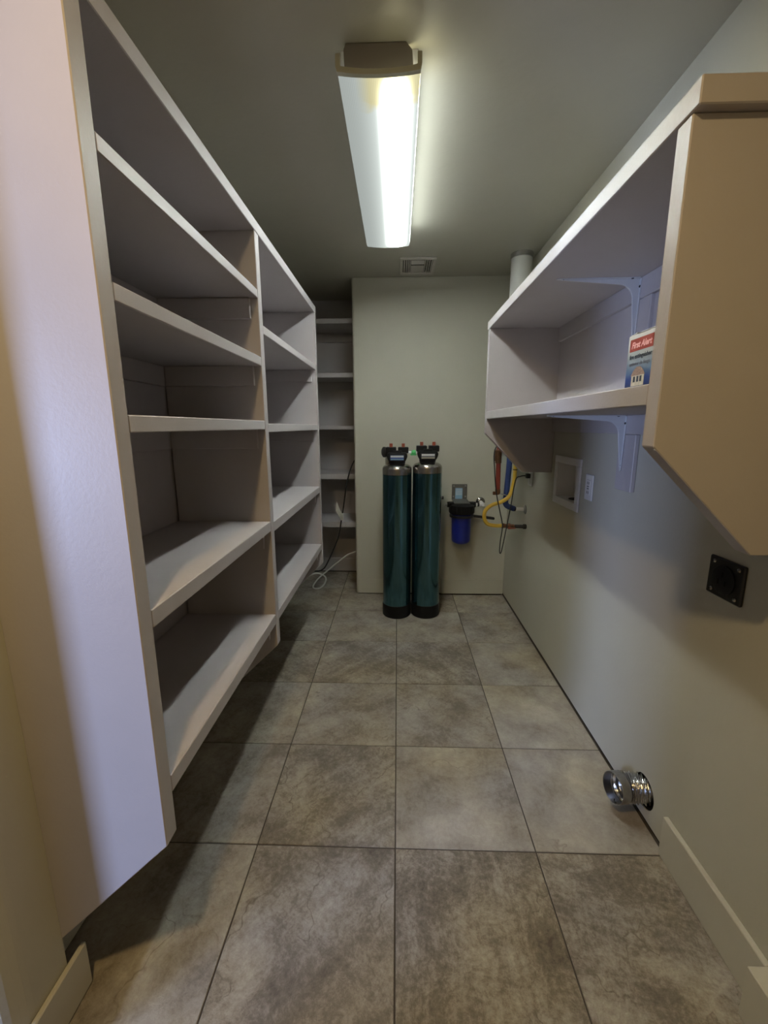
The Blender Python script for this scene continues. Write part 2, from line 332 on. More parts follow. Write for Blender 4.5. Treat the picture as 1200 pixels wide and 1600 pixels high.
# ------------------------------------------------------------------ room shell
XS, XL, XR, YB, YA, H = -.775, -.875, .868, 3.34, 3.90, 2.42
GAP = .013
GR = .019
floor = struct(MB().box(-3.3, 1.1, -2.7, 4.1, -.12, -.003, 0).build('floor', 'grout', origin=(0, 0, 0)))
TX, TY, TP = -.0033, 1.164, .46
spec = {  # (column,row): tone, streak, angle
 (-1, -1): (-.06, .55, .7), (0, -1): (-.03, .75, .0), (1, -1): (.0, .7, 1.75), (-2, -1): (.02, .3, .5),
 (-1, 0): (-.09, .5, .9), (0, 0): (.05, .18, .1), (1, 0): (.10, .10, 2.1), (-2, 0): (.0, .3, .3),
 (-1, 1): (-.01, .3, 1.0), (0, 1): (-.04, .3, 2.2), (1, 1): (.10, .12, .8), (-2, 1): (.0, .3, .3),
 (-1, 2): (-.07, .45, .8), (0, 2): (-.06, .5, 2.4), (1, 2): (.04, .2, 1.3), (-1, 3): (.02, .3, 2.5), (0, 3): (.02, .25, .4), (1, 3): (-.03, .3, 1.4), (1, 4): (.04, .3, .6)}
tile_cache = {}
n_t = 0
for c in range(-2, 2):
    for r in range(-6, 7):
        x0, x1 = TX+c*TP+.0023, TX+(c+1)*TP-.0023; y0, y1 = TY+r*TP+.0023, TY+(r+1)*TP-.0023
        x0 = max(x0, -.880); x1 = min(x1, .868); y1 = min(y1, 3.895); y0 = max(y0, -2.55)
        if x1-x0 < .02 or y1-y0 < .02: continue
        if r == 4 and c > -1: y1 = 3.345
        if r > 4 and c > -1: continue
        if r > 4 and c == -1: x1 = -.33
        key = (round(x1-x0, 4), round(y1-y0, 4))
        if key not in tile_cache:
            hx, hy = key[0]/2, key[1]/2
            tile_cache[key] = MB().box(-hx, hx, -hy, hy, -.010, 0, .0012).mesh('tile', 'tile')
        o = bpy.data.objects.new('tile', tile_cache[key]); COL.objects.link(o); o.parent = floor
        o.location = ((x0+x1)/2, (y0+y1)/2, random.uniform(-.0004, 0))
        t = spec.get((c, r), (random.uniform(-.06, .06), random.uniform(.15, .5), random.uniform(0, 3)))
        o['seed'] = float(random.random()*5+n_t*.37); o['tone'] = float(t[0]*.6+.05); o['streak'] = float(t[1]); o['angle'] = float(t[2]); n_t += 1

struct(MB().box(-3.3, 1.1, -2.7, 4.1, H, H+.12, 0).build('ceiling', 'ceiling'))
# right wall, with the washer box recess and the dryer duct hole cut through, on a set-back plate coloured near-black for the gap's shade
wr = struct(MB().box(XR, XR+.12, .702, 4.02, GR, H-.0005, 0).build('wall_right', 'wall', origin=(XR, 2, 0)))
c1 = MB().box(XR-.05, XR+.095, 2.066, 2.328, .990, 1.182, 0); cut(wr, c1)
c2 = MB().cyl((XR-.05, 1.303, .109), (XR+.10, 1.303, .109), .058, 32, 0); cut(wr, c2)
MB().box(XR+.012, XR+.12, .71, 4.02, -.003, GR+.001, 0).build('sole_plate', 'void', wr)
MB().lathe([(.050, 0), (.0576, 0), (.0576, .04), (.050, .04)], (XR+.004, 1.303, .109), (1, 0, 0), 36, closed=True).build('hole_shade_ring', 'void', wr)  # added near-black ring, paints the shade between duct and wall
# the wall steps out towards the hall near the camera
wj = struct(MB().box(.8635, 1.0, -2.6, .70, .0, H-.0005, .002).build('wall_right_near', 'wall'))
# back wall: solid, with a rounded corner at its left
def round_rect(x0, x1, y0, y1, rad, corners):
    pts = []
    for (cx, cy, a0) in ((x0, y0, 180), (x1, y0, 270), (x1, y1, 0), (x0, y1, 90)):
        key = (cx == x1, cy == y1)
        if key in corners:
            ox = cx+(rad if cx == x0 else -rad); oy = cy+(rad if cy == y0 else -rad)
            for k in range(7):
                a = math.radians(a0+90*k/6); pts.append((ox+rad*math.cos(a), oy+rad*math.sin(a)))
        else: pts.append((cx, cy))
    return pts
wb = struct(MB().prism(round_rect(-.338, XR-.001, YB, 4.02, .018, {(False, False)}), GAP, H-.0005, 'z', 0, False).build('wall_back', 'wall'))
MB().box(-.322, XR-.012, YB+.012, 4.0, -.003, GAP+.001, 0).build('sole_plate', 'void', wb)  # near-black colour gives the shade of the gap under the wall
struct(MB().box(-.99, -.339, YA, 4.02, GAP*.6, H-.0005, 0).build('wall_alcove', 'shelf'))
# left wall: a stub next to the doorway with a rounded corner, then a deeper recess that holds the shelving
lw = [p for p in round_rect(-.90, XS, .615, .7525, .05, {(True, False), (False, False)})]
lw = lw[:-1]+[(XL, .7525), (XL, 4.02), (-1.0, 4.02), (-1.0, .7525), (-.90, .7525)]
struct(MB().prism(lw, GAP*.6, H-.0005, 'z', 0).build('wall_left', 'wall'))
struct(MB().prism(round_rect(-.90, XS, -2.6, .22, .03, {(True, True), (False, True)}), 0, H-.0005, 'z', 0).build('wall_left_near', 'wall'))  # unseen; its end is set to trim the daylight on the right wall
struct(MB().box(-.895, -.78, .21, .62, 1.95, H-.0005, .003).build('wall_left_header', 'wall'))  # unseen; hung low to keep the daylight off the ceiling
struct(MB().box(-3.3, 1.0, -2.7, -2.6, 0, H-.0005, 0).build('wall_behind', 'wall'))
struct(MB().box(-3.3, -3.2, -2.6, 4.1, 0, H-.0005, 0).build('wall_far_left', 'wall'))
# baseboards
struct(MB().box(XS+.0005, XS+.0135, .622, .798, .002, .128, .003).build('baseboard_left', 'trim'))
struct(MB().box(XR-.0165, XR-.0005, .785, 1.172, .001, .142, .002).build('baseboard_right', 'trim'))
struct(MB().box(.809, .8625, -2.5, .784, .001, .145, .002).build('baseboard_right_near', 'trim'))
struct(MB().box(.36, XR-.003, YB-.006, YB-.0005, .012, .137, .001).build('baseboard_back', 'wall'))
struct(MB().box(-.318, -.06, YB-.006, YB-.0005, .012, .133, .001).build('baseboard_back_left', 'wall'))
struct(MB().box(-.87, -.345, YA-.010, YA-.0005, .010, .135, .001).build('baseboard_alcove', 'shelf'))

# ------------------------------------------------------------------ left built-in shelving
XF = -.499
sh = thing('built_in_shelving', 'tall white built-in shelving hung along the left wall, two open bays wide', 'shelving', (-.637, 1.75, .198))
BK = XL+.001
def left_panel(y0, y1, back):
    return MB().prism([(XF, .470), (XF, 2.036), (back, 2.036), (back, .470-.975*(XF-back))], y0, y1, 'y', .002)
left_panel(.753, .7945, BK).build('side_panel', 'shelf', sh)
left_panel(1.626, 1.668, BK+.008).build('divider_panel', 'shelf', sh)
left_panel(2.708, 2.750, BK).build('side_panel', 'shelf', sh)
MB().box(BK, XF+.001, .7528, 2.7505, 2.0365, 2.076, .002).build('top_panel', 'shelf', sh)
def lshelf(y0, y1, zt, th=.032):
    MB().box(BK+.004, XF-.0008, y0+.0005, y1-.0005, zt-th, zt, .002).build('shelf', 'shelf', sh)
    hb = .07; zc = zt-th-.0005
    cb = MB().box(BK+.0005, BK+.016, y0+.001, y1-.001, zc-hb, zc, .002)
    cb.box(BK+.0165, XF-.028, y1-.017, y1-.001, zc-hb, zc, .002).box(BK+.0165, XF-.028, y0+.001, y0+.017, zc-hb, zc, .002)
    cb.build('shelf_cleat', 'shelf', sh)
for zt, th in ((1.846, .030), (1.617, .032), (1.389, .033), (1.001, .040), (.609, .042)): lshelf(.7955, 1.626, zt, th)
for zt, th in ((1.736, .031), (1.379, .033), (.990, .041), (.607, .040)): lshelf(1.668, 2.708, zt, th)

MB().box(BK-.0006, BK+.0005, .7965, 2.7075, .57, 2.036, 0).build('back_panel', 'shelf', sh)
# ------------------------------------------------------------------ alcove shelves
names = ['topmost', 'second from the top', 'middle', 'second from the bottom', 'lowest']
for i, (zt, th) in enumerate(((2.188, .036), (1.786, .036), (1.375, .033), (.982, .044), (.572, .045))):
    t = thing('alcove_shelf', 'white shelf board in the dark alcove, %s of the five' % names[i], 'shelf', (-.556, 3.7, zt-th), 'shelf boards in the alcove')
    MB().box(XL+.001, -.339, 3.52, YA-.001, zt-th, zt, .002).build('board', 'shelf', t)
    MB().box(XL+.001, -.339, YA-.018, YA-.002, zt-th-.071, zt-th-.0005, .002).build('shelf_cleat', 'shelf', t)

# ------------------------------------------------------------------ right wall cabinet
RF, RB = .488, XR-.001
rc = thing('laundry_wall_cabinet', 'open white wall cabinet on the right wall, one long shelf, slant-cut end panels', 'cabinet', (.678, 1.65, 1.111))
def right_panel(y0, y1):
    return MB().prism([(RF, 1.326), (RF, 1.8745), (RB, 1.8745), (RB, 1.111), (.703, 1.111)], y0, y1, 'y', .002)
p = right_panel(.838, .879).build('side_panel', 'shelf', rc)
right_panel(2.424, 2.464).build('side_panel', 'shelf', rc)
MB().box(RF-.003, RB, .819, 2.470, 1.875, 1.917, .002).build('top_panel', 'shelf', rc)
MB().box(RF+.0005, RB, .8795, 2.4235, 1.405, 1.446, .002).build('shelf', 'shelf', rc)
MB().box(RB-.017, RB, .8795, 2.4235, 1.803, 1.8745, .002).build('shelf_cleat', 'shelf', rc)
MB().box(RB-.017, RB, .8795, 2.4235, 1.335, 1.4045, .002).build('shelf_cleat', 'shelf', rc)
MB().box(RB-.016, RB, 1.575, 1.690, 1.4465, 1.802, .002).build('backing_board', 'shelf', rc)
MB().box(RB-.016, RB, 1.575, 1.690, 1.125, 1.334, .002).build('backing_board', 'shelf', rc)
MB().box(RB-.003, RB, .8795, 2.4235, 1.4465, 1.8025, 0).build('back_panel', 'shelf', rc)
def bracket(zt, L_arm, L_leg):
    xw, yc = RB-.0175, 1.655
    b = MB()
    # tapering flanges, flat against the shelf and against the wall
    b.prism([(xw-.004, yc-.012), (xw-.004, yc+.012), (xw-L_arm, yc+.006), (xw-L_arm-.006, yc), (xw-L_arm, yc-.006)], zt-.0035, zt-.0005, 'z', .0005)
    b.prism([(yc-.012, zt-.004), (yc+.012, zt-.004), (yc+.006, zt-L_leg), (yc, zt-L_leg-.006), (yc-.006, zt-L_leg)], xw-.003, xw, 'x', .0005)
    # rib with a rounded inner corner, tapering to both tips
    pts = [(xw-.002, zt-.002), (xw-.002, zt-L_leg+.01), (xw-.006, zt-L_leg+.01)]
    for t in range(0, 9):
        a = math.radians(90*t/8); pts.append((xw-.022-.05*(1-math.cos(a)), zt-.022-.05*(1-math.sin(a))))
    pts += [(xw-L_arm+.01, zt-.006), (xw-L_arm+.01, zt-.002)]
    b.prism(pts, yc-.0035, yc+.0035, 'y', .001)
    o = b.build('shelf_bracket', 'bracket', rc)
    for q in (.03, L_leg-.018): MB().lathe([(0, .0022), (.0035, .0018), (.0045, 0)], (xw-.003, yc-.0075 if q < .1 else yc, zt-q), (-1, 0, 0), 12).build('screw', 'dark', o)
    for q in (.03, L_arm-.018): MB().lathe([(0, .0022), (.0035, .0018), (.0045, 0)], (xw-q, yc-.0075 if q < .1 else yc, zt-.0035), (0, 0, -1), 12).build('screw', 'dark', o)
bracket(1.875, .285, .25); bracket(1.405, .285, .205)

# ------------------------------------------------------------------ fire extinguisher carton on the right shelf
bx0, bx1, by0, by1, bz0, bz1 = .70, .815, 1.235, 1.391, 1.4462, 1.629
fb = thing('fire_extinguisher_box', 'blue and cream printed fire extinguisher carton on the right cabinet shelf', 'box', ((bx0+bx1)/2, (by0+by1)/2, bz0))
MB().box(bx0, bx1, by0, by1, bz0, bz1, .0015).build('carton', 'print', fb)
fl = MB().prism([(bx0-.001, bz1+.0005), (bx0+.055, bz1+.010), (bx0+.055, bz1+.012), (bx0-.001, bz1+.0025)], by0+.002, by1-.06, 'y', .0003)
fl.build('flap', 'card', fb)
MB().prism([(bx1+.001, bz1+.0005), (bx1-.055, bz1+.006), (bx1-.055, bz1+.008), (bx1+.001, bz1+.0025)], by0+.004, by1-.004, 'y', .0003).build('flap', 'card', fb)
MB().prism([(by1+.0005, bz1+.0005), (by1-.036, bz1+.005), (by1-.036, bz1+.0065), (by1+.0005, bz1+.002)], bx0+.004, bx1-.004, 'x', .0003).build('flap', 'card', fb)
fx = bx0-.0006
FM = lambda yc, z, out: Matrix(((0, 0, -1, fx-out), (-1, 0, 0, yc), (0, 1, 0, z), (0, 0, 0, 1)))
yc = 1.3165
bn = MB().prism([(1.258, bz0+.135), (1.378, bz0+.135), (1.378, bz0+.170), (1.258, bz0+.170)], fx-.0006, fx, 'x', 0)
bno = bn.build('banner', 'cred', fb)
text_mb('First Alert', .0245, 'cpink', FM(yc+.001, bz0+.144, .001), .25, .0007).build('lettering', 'cpink', bno)
text_mb('fire extinguisher', .0175, 'cblack', FM(yc+.001, bz0+.114, .0006), 0, .0003).build('lettering', 'cblack', fb)
text_mb('extintor de fuego', .0155, 'labelgrey', FM(yc+.002, bz0+.094, .0006), 0, .0002).build('lettering', 'labelgrey', fb)
hy = yc+.004
hs = MB().prism([(hy-.033, bz0+.035), (hy+.033, bz0+.035), (hy+.033, bz0+.066), (hy-.033, bz0+.066)], fx-.0005, fx, 'x', 0).build('printed_house', 'chouse', fb)
MB().prism([(hy-.037, bz0+.0645), (hy+.037, bz0+.0645), (hy+.026, bz0+.078), (hy+.010, bz0+.089), (hy-.010, bz0+.089), (hy-.026, bz0+.078)], fx-.0010, fx-.0005, 'x', 0).build('printed_roof', 'croof', hs)
for yy in (-.022, -.006, .012):
    MB().prism([(hy+yy, bz0+.046), (hy+yy+.010, bz0+.046), (hy+yy+.010, bz0+.062), (hy+yy, bz0+.062)], fx-.0010, fx-.0005, 'x', 0).build('printed_window', 'cblack', hs)

# ------------------------------------------------------------------ ceiling light
LX, LY0, LY1 = -.056, 1.405, 2.592
cl = thing('ceiling_light', 'long wraparound fluorescent ceiling light with a ribbed lens, one tube lit', 'ceiling light', (LX, 2.0, H))
MB().prism([(LX-.111, H-.001), (LX+.111, H-.001), (LX+.111, H-.046), (LX+.105, H-.046), (LX+.095, H-.036), (LX-.095, H-.036), (LX-.105, H-.046), (LX-.111, H-.046)], LY0+.0455, LY1-.026, 'y', 0).build('tray', 'plastic_white', cl)  # hidden; widened to stop light leaking over the lens sides
W, ZT, ZB, ZC = .118, H-.040, H-.080, H-.088      # half width, top of the sides, lower corners, lowest point
def lens_profile(e):
    pts = [(-W-e, ZT)]
    pts += [(-W-e, ZB+.012)]
    for k in range(13):
        u = -1+2*k/12; pts.append((u*(W-.004+e), ZC-e+(ZB-ZC)*abs(u)**2.2))
    pts += [(W+e, ZB+.012), (W+e, ZT)]
    return pts
def channel(e0, e1, y0, y1):
    a = [(LX+x, z) for x, z in lens_profile(e1)]; b = [(LX+x, z) for x, z in lens_profile(e0)]
    m = MB(); n = len(a); V = []
    for y in (y0, y1): V += [(x, y, z) for x, z in a]+[(x, y, z) for x, z in b]
    F = []
    for i in range(n-1):
        F += [(i, i+1, 2*n+i+1, 2*n+i), (n+i+1, n+i, 3*n+i, 3*n+i+1), (i+1, i, n+i, n+i+1), (2*n+i, 2*n+i+1, 3*n+i+1, 3*n+i)]
    F += [(0, 2*n, 3*n, n), (n-1, 2*n-1, 4*n-1, 3*n-1)]
    return m.add(V, F)
lt = bpy.data.materials.new('lit_tube'); lt.use_nodes = True; M['lit_tube'] = lt
lt.node_tree.nodes['Principled BSDF'].inputs['Emission Color'].default_value = (.90, 1.0, .95, 1); lt.node_tree.nodes['Principled BSDF'].inputs['Emission Strength'].default_value = LAMP*.11
M['lens'] = lens_mat(.046, LY0-2.0, LY1-2.0)
channel(-.002, 0, LY0+.012, LY1-.002).build('lens', 'lens', cl)
channel(-.010, .003, LY0-.002, LY0+.012).build('lens_rim', 'lamprim', cl)
# near and far metal end caps with a chamfered top corner
cap = [(LX-.094, H-.001), (LX+.078, H-.001), (LX+.094, H-.020), (LX+.098, H-.060)]
cap += [(LX+u*.098, H-.060-.012*(1-abs(u)**2)) for u in (.75, .5, .25, 0, -.25, -.5, -.75)] + [(LX-.098, H-.060), (LX-.100, H-.015)]
MB().prism(cap, LY0+.020, LY0+.032, 'y', .0015).build('end_cap', 'lampcap', cl)
MB().prism(cap, LY1-.025, LY1-.010, 'y', .0015).build('end_cap', 'lampcap', cl)
MB().cyl((LX+.05, LY0+.06, H-.058), (LX+.05, LY1-.05, H-.058), .013, 16).build('tube', 'lit_tube', cl)
MB().cyl((LX-.05, LY0+.06, H-.06), (LX-.05, LY1-.05, H-.06), .014, 16).build('tube', 'plastic_white', cl)

# ------------------------------------------------------------------ ceiling vent
vx0, vx1, vy0, vy1 = .012, .246, 2.972, 3.262
cv = thing('ceiling_vent', 'small pale three-way ceiling air register by the back wall', 'vent', ((vx0+vx1)/2, (vy0+vy1)/2, H))
fr = MB()
for a in ((vx0, vx1, vy0, vy0+.028), (vx0, vx1, vy1-.028, vy1), (vx0, vx0+.020, vy0+.028, vy1-.028), (vx1-.020, vx1, vy0+.028, vy1-.028)):
    fr.box(*a, H-.010, H-.0005, .002)
for xx in (vx0+.066, vx1-.072): fr.box(xx, xx+.006, vy0+.028, vy1-.028, H-.011, H-.001, .001)
fr.build('frame', 'vent', cv)
MB().box(vx0+.019, vx1-.019, vy0+.027, vy1-.027, H-.0025, H-.0006, 0).build('backing', 'void', cv)  # near-black sheet painting the shade behind the slats
ya, yb_ = vy0+.032, vy1-.032
for xx in (vx0+.024, vx0+.038, vx0+.052):
    MB().prism([(xx, H-.003), (xx+.003, H-.003), (xx+.011, H-.011), (xx+.008, H-.011)], ya, yb_, 'y', .0005).build('slat', 'vent', cv)
for xx in (vx1-.060, vx1-.046, vx1-.032):
    MB().prism([(xx+.008, H-.003), (xx+.011, H-.003), (xx+.003, H-.011), (xx, H-.011)], ya, yb_, 'y', .0005).build('slat', 'vent', cv)
for k in range(3):
    y = ya+.014+k*.024
    MB().prism([(y, H-.004), (y+.003, H-.004), (y+.009, H-.0105), (y+.006, H-.0105)], vx0+.0735, vx1-.0735, 'x', .0005).build('slat', 'vent', cv)
MB().box(vx0+.0735, vx1-.0735, ya+.098, yb_-.002, H-.0075, H-.0055, .0005).build('damper_plate', 'vent', cv)

# ------------------------------------------------------------------ water treatment tanks
def tank(cx, cy, label, blue, dz=0):
    t = thing('water_treatment_tank', label, 'water tank', (cx, cy, 0), 'water treatment tanks')
    MB().lathe([(.098, 0), (.1035, .006), (.1040, .088), (.1025, .094), (.095, .094)], (cx, cy, 0)).build('base_boot', 'blackmatte', t)
    MB().lathe([(.095, .0945), (.1015, .096), (.1018, 1.038+dz), (.1, 1.040+dz)], (cx, cy, 0), seg=56).build('jacket', 'teal', t)
    dome = [(.099, 1.0405), (.1022, 1.041), (.1022, 1.078)]+[(.050+.0522*math.cos(a), 1.078+.034*math.sin(a)) for a in [math.radians(15*k) for k in range(1, 7)]]+[(.045, 1.113)]
    MB().lathe([(r, h+dz) for r, h in dome], (cx, cy, 0), seg=56).build('tank_shoulder', 'steel', t)
    vh = MB()
    vh.lathe([(.05, 1.1135), (.057, 1.116), (.057, 1.132), (.05, 1.136)], (cx, cy, dz), seg=28)
    vh.prism([(cx-.054, 1.128+dz), (cx+.054, 1.128+dz), (cx+.066, 1.150+dz), (cx+.072, 1.172+dz), (cx+.062, 1.192+dz), (cx-.062, 1.192+dz), (cx-.072, 1.172+dz), (cx-.066, 1.150+dz)], cy-.050, cy+.06, 'y', .006)
    vh.prism([(cy-.050, 1.184+dz), (cy-.068, 1.174+dz), (cy-.062, 1.138+dz), (cy-.050, 1.130+dz)], cx-.052, cx+.052, 'x', .003)
    for q in (-1, 1):
        vh.box(cx+q*.042-.036, cx+q*.042+.036, cy-.036, cy+.04, 1.1865+dz, 1.227+dz, .004)
    vh.box(cx-.03, cx+.03, cy-.046, cy-.034, 1.186+dz, 1.206+dz, .003)
    vh.build('valve_head', 'blackmatte', t)
    for q in (-1, 1):
        MB().cyl((cx+q*.042, cy-.004, 1.2265+dz), (cx+q*.042, cy-.004, 1.252+dz), .0115, 18).build('pipe_stub', 'copper', t)
    lb = MB().prism([(cy-.0675, 1.174+dz), (cy-.0695, 1.174+dz), (cy-.0640, 1.141+dz), (cy-.0620, 1.141+dz)], cx-.046, cx+.046, 'x', 0).build('label_plate', 'bluelabel2' if blue else 'labelgrey', t)
    def band(z0, z1, m):
        f = lambda z: cy-.0696+(.0055)*(1.174-z)/.033
        MB().prism([(f(z1), z1+dz), (f(z1)-.0006, z1+dz), (f(z0)-.0006, z0+dz), (f(z0), z0+dz)], cx-.044, cx+.044, 'x', 0).build('label_band', m, lb)
    band(1.160, 1.173, 'labelwhite'); band(1.143, 1.150, 'bluelabel' if blue else 'labelcream')
    return t
t1 = tank(-.003, 2.972, 'left one of the two tall teal water treatment tanks, with a blue and white label', True)
t2 = tank(.2075, 2.982, 'right one of the two tall teal water treatment tanks, with a white and cream label', False, .010)
MB().lathe([(.008, 0), (.033, .002), (.036, .008), (.036, .02), (.028, .026), (.0, .026)], (-.079, 2.992, 1.192), (-1, -.45, 0), 24).build('meter_dial', 'dark', t1)
MB().tube([(-.060, 3.01, 1.165), (-.073, 3.02, 1.15), (-.074, 3.035, 1.12), (-.074, 3.06, 1.08)], .013, 12).build('drain_tube', 'cordwhite', t1)
MB().cyl((.312, 2.985, .872), (.326, 2.985, .872), .012, 14).build('vacuum_plug', 'black', t2)
tp = thing('transfer_pipe', 'short white pipe with a green clip joining the heads of the two tanks', 'pipe', (.1, 3.005, 1.18))
MB().cyl((.0705, 3.005, 1.188), (.1335, 3.005, 1.188), .009, 14).build('pipe', 'plastic_white', tp)
gc = MB().lathe([(.010, -.022), (.016, -.018), (.018, 0), (.016, .006), (.012, .010)], (.118, 3.005, 1.188), (1, 0, 0), 18)
gc.box(.090, .131, 2.994, 3.0, 1.168, 1.182, .002).build('clip', 'green', tp)

# ------------------------------------------------------------------ whole-house filter
fx_, fy = .494, 3.235
wf = thing('water_filter', 'wall mounted water filter with a deep blue bowl and black cap, right of the tanks', 'water filter', (fx_, fy, .465))
bl = [(0, .465)]+[(.072*math.sin(a), .500-.035*math.cos(a)) for a in [math.radians(18*k) for k in range(1, 6)]]+[(.076, .700), (.078, .712)]
MB().lathe(bl, (fx_, fy, 0), seg=36).build('bowl', 'blue', wf)
cp = MB().lathe([(.070, .708), (.092, .712), (.096, .718), (.096, .776), (.088, .784), (.06, .790), (0, .792)], (fx_, fy, 0), seg=36)
for k in range(18):
    a = 2*math.pi*k/18; cp.box(fx_+.094*math.cos(a)-.004, fx_+.094*math.cos(a)+.004, fy+.094*math.sin(a)-.004, fy+.094*math.sin(a)+.004, .722, .770, .001)
cp.cyl((fx_-.112, fy, .778), (fx_+.105, fy, .778), .022, 20); cp.box(fx_-.10, fx_+.098, fy-.034, fy+.034, .768, .796, .006)
cp.build('cap', 'blackmatte', wf)
nt_ = MB().cyl((fx_-.130, fy, .778), (fx_-.111, fy, .778), .012, 14).build('pipe_nipple', 'galv', wf)
bp = MB().box(.428, .546, YB-.010, YB-.0008, .800, .922, .001)
bp.prism([(YB-.010, .800), (YB-.010, .806), (fy-.055, .797), (fy-.055, .7925)], .430, .548, 'x', .0008)
bpo = bp.build('mounting_bracket', 'steelplate', wf)
lbo = MB().box(.454, .510, YB-.0118, YB-.0098, .806, .892, .0004).build('label', 'bluelabel', bpo)
for z in (.880, .868, .858, .848, .838): MB().box(.458, .506, YB-.0125, YB-.0117, z, z+.004, 0).build('label_line', 'labelwhite', bpo)
for xx, zz in ((.441, .908), (.533, .908), (.441, .825), (.533, .825)): MB().lathe([(0, .003), (.005, .0025), (.0065, 0)], (xx, YB-.010, zz), (0, -1, 0), 12).build('screw', 'galv', bpo)
wr_ = thing('filter_wrench', 'black ring wrench hung around the blue filter bowl, handle sticking right', 'wrench', (fx_, fy, .69))
MB().lathe([(.0792, 0), (.092, 0), (.092, .016), (.0792, .016)], (fx_, fy, .684), (0, 0, 1), 36, closed=True).build('ring', 'black', wr_)
MB().prism([(fx_+.085, .680), (.742, .660), (.746, .664), (.746, .676), (.742, .680), (fx_+.085, .700)], fy-.012, fy+.006, 'y', .002).build('handle', 'black', wr_)
wp = thing('wall_pipe_stub', 'chrome wall flange with a white pipe joining the filter on its right', 'pipe', (.652, 3.3, .78))
MB().lathe([(.012, 0), (.036, .0), (.036, .003), (.026, .012), (.014, .016)], (.655, YB-.0008, .782), (0, -1, 0), 28).build('escutcheon', 'chrome', wp)
MB().tube([(.655, YB-.004, .782), (.655, 3.262, .780), (.648, fy+.004, .778), (.640, fy, .778), (.601, fy, .778)], .0125, 14, 6).build('pipe', 'plastic_white', wp)
MB().cyl((.612, fy, .778), (.626, fy, .778), .0165, 16).build('coupling', 'black', wp)
MB().box(.646, .664, fy-.016, fy+.006, .766, .794, .003).build('elbow', 'plastic_white', wp)

# ------------------------------------------------------------------ water heater behind the cabinet and its pipes
hz = 1.285
wh = thing('water_heater', 'white wall hung water heater behind the far end of the right cabinet', 'water heater', (.77, 2.82, hz))
MB().box(.665, XR-.001, 2.62, 3.04, hz, 1.93, .012).build('casing', 'plastic_white', wh)
MB().box(.660, .6655, 2.64, 3.02, hz+.03, 1.90, .004).build('front_cover', 'plastic_white', wh)
vf = thing('vent_flue', 'white round vent pipe rising into the ceiling above the right cabinet', 'vent pipe', (.775, 2.935, 1.93))
MB().lathe([(.064, 1.9305), (.0645, 1.94), (.0645, 2.392), (.062, 2.392)], (.772, 2.945, 0), seg=36).build('pipe', 'flue', vf)
rg = MB().lathe([(.0648, 2.388), (.069, 2.390), (.0695, 2.4), (.0690, H-.002), (.0648, H-.001)], (.772, 2.945, 0), seg=36)
rg.build('foil_collar', 'foil', vf)
PY = 2.855
hp = thing('hot_water_pipe', 'red foam covered hot water pipe hanging behind the slanted cabinet end', 'pipe', (.668, PY, .94))
MB().tube([(.668, PY, hz-.001), (.668, PY, 1.15), (.672, PY, .952)], .0155, 14, 6).build('foam_sleeve', 'red', hp)
MB().cyl((.667, PY, 1.125), (.667, PY, 1.215), .021, 16).box(.640, .655, PY-.014, PY+.014, 1.14, 1.21, .003).build('shutoff_valve', 'brass', hp)
MB().cyl((.672, PY, .953), (.674, PY, .918), .017, 16).cyl((.640, PY-.003, .925), (.676, PY-.003, .925), .012, 12).build('drain_valve', 'brass', hp)
MB().tube([(.678, PY-.008, .924), (.70, PY-.012, .920), (.752, PY-.012, .905)], .004, 8).build('valve_lever', 'galv', hp)
cpz = thing('cold_water_pipe', 'dark blue foam covered cold water pipe bending into the right wall', 'pipe', (.75, PY, .81))
MB().tube([(.745, PY+.012, hz-.001), (.742, PY+.012, 1.1), (.733, PY+.012, .90), (.731, PY+.012, .862), (.742, PY+.012, .838), (.775, PY+.012, .822), (.792, PY+.012, .816)], .0185, 14, 7).build('foam_sleeve', 'pipeblue', cpz)
MB().cyl((.790, PY+.012, .816), (.801, PY+.012, .814), .016, 16).build('coupling', 'black', cpz)
MB().cyl((.8005, PY+.012, .814), (XR-.004, PY+.012, .812), .0115, 16).build('pipe', 'plastic_white', cpz)
MB().lathe([(.012, 0), (.033, 0), (.033, .003), (.018, .012), (.0125, .013)], (XR-.0008, PY+.012, .812), (-1, 0, 0), 26).build('escutcheon', 'galv', cpz)
gh = thing('gas_hose', 'yellow flexible gas hose curling in an S below the right cabinet', 'hose', (.68, PY, .70))
yp = [(.772, PY-.03, hz-.001), (.772, PY-.03, 1.08), (.768, PY-.03, 1.0), (.742, PY-.04, .915), (.69, PY-.045, .874), (.628, PY-.045, .852), (.590, PY-.04, .815), (.583, PY-.035, .765), (.606, PY-.03, .722), (.655, PY-.03, .708), (.704, PY-.03, .708)]
MB().tube(yp, .0128, 14, 8).build('hose', 'yellow', gh)
MB().cyl((.702, PY-.03, .708), (.722, PY-.03, .707), .017, 6).build('flare_nut', 'brass', gh)
MB().lathe([(.0138, 0), (.0138, .006)], (.772, PY-.03, 1.083), (0, 0, 1), 16).build('band', 'dark', gh)
gv = thing('gas_shutoff_valve', 'black iron gas pipe with a red brown valve coming out of the right wall', 'valve', (.8, PY-.03, .69))
MB().cyl((.7225, PY-.03, .707), (.786, PY-.03, .704), .014, 16).ball((.752, PY-.03, .705), .020).build('valve_body', 'brass', gv)
MB().prism([(.742, .688), (.792, .694), (.792, .700), (.742, .697)], PY-.056, PY-.046, 'y', .002).cyl((.752, PY-.05, .700), (.752, PY-.03, .704), .008, 10).build('valve_lever', 'copper', gv)
MB().cyl((.786, PY-.03, .704), (XR-.001, PY-.03, .702), .0125, 16).cyl((.846, PY-.03, .7025), (XR-.001, PY-.03, .702), .017, 16).build('iron_pipe', 'dark', gv)
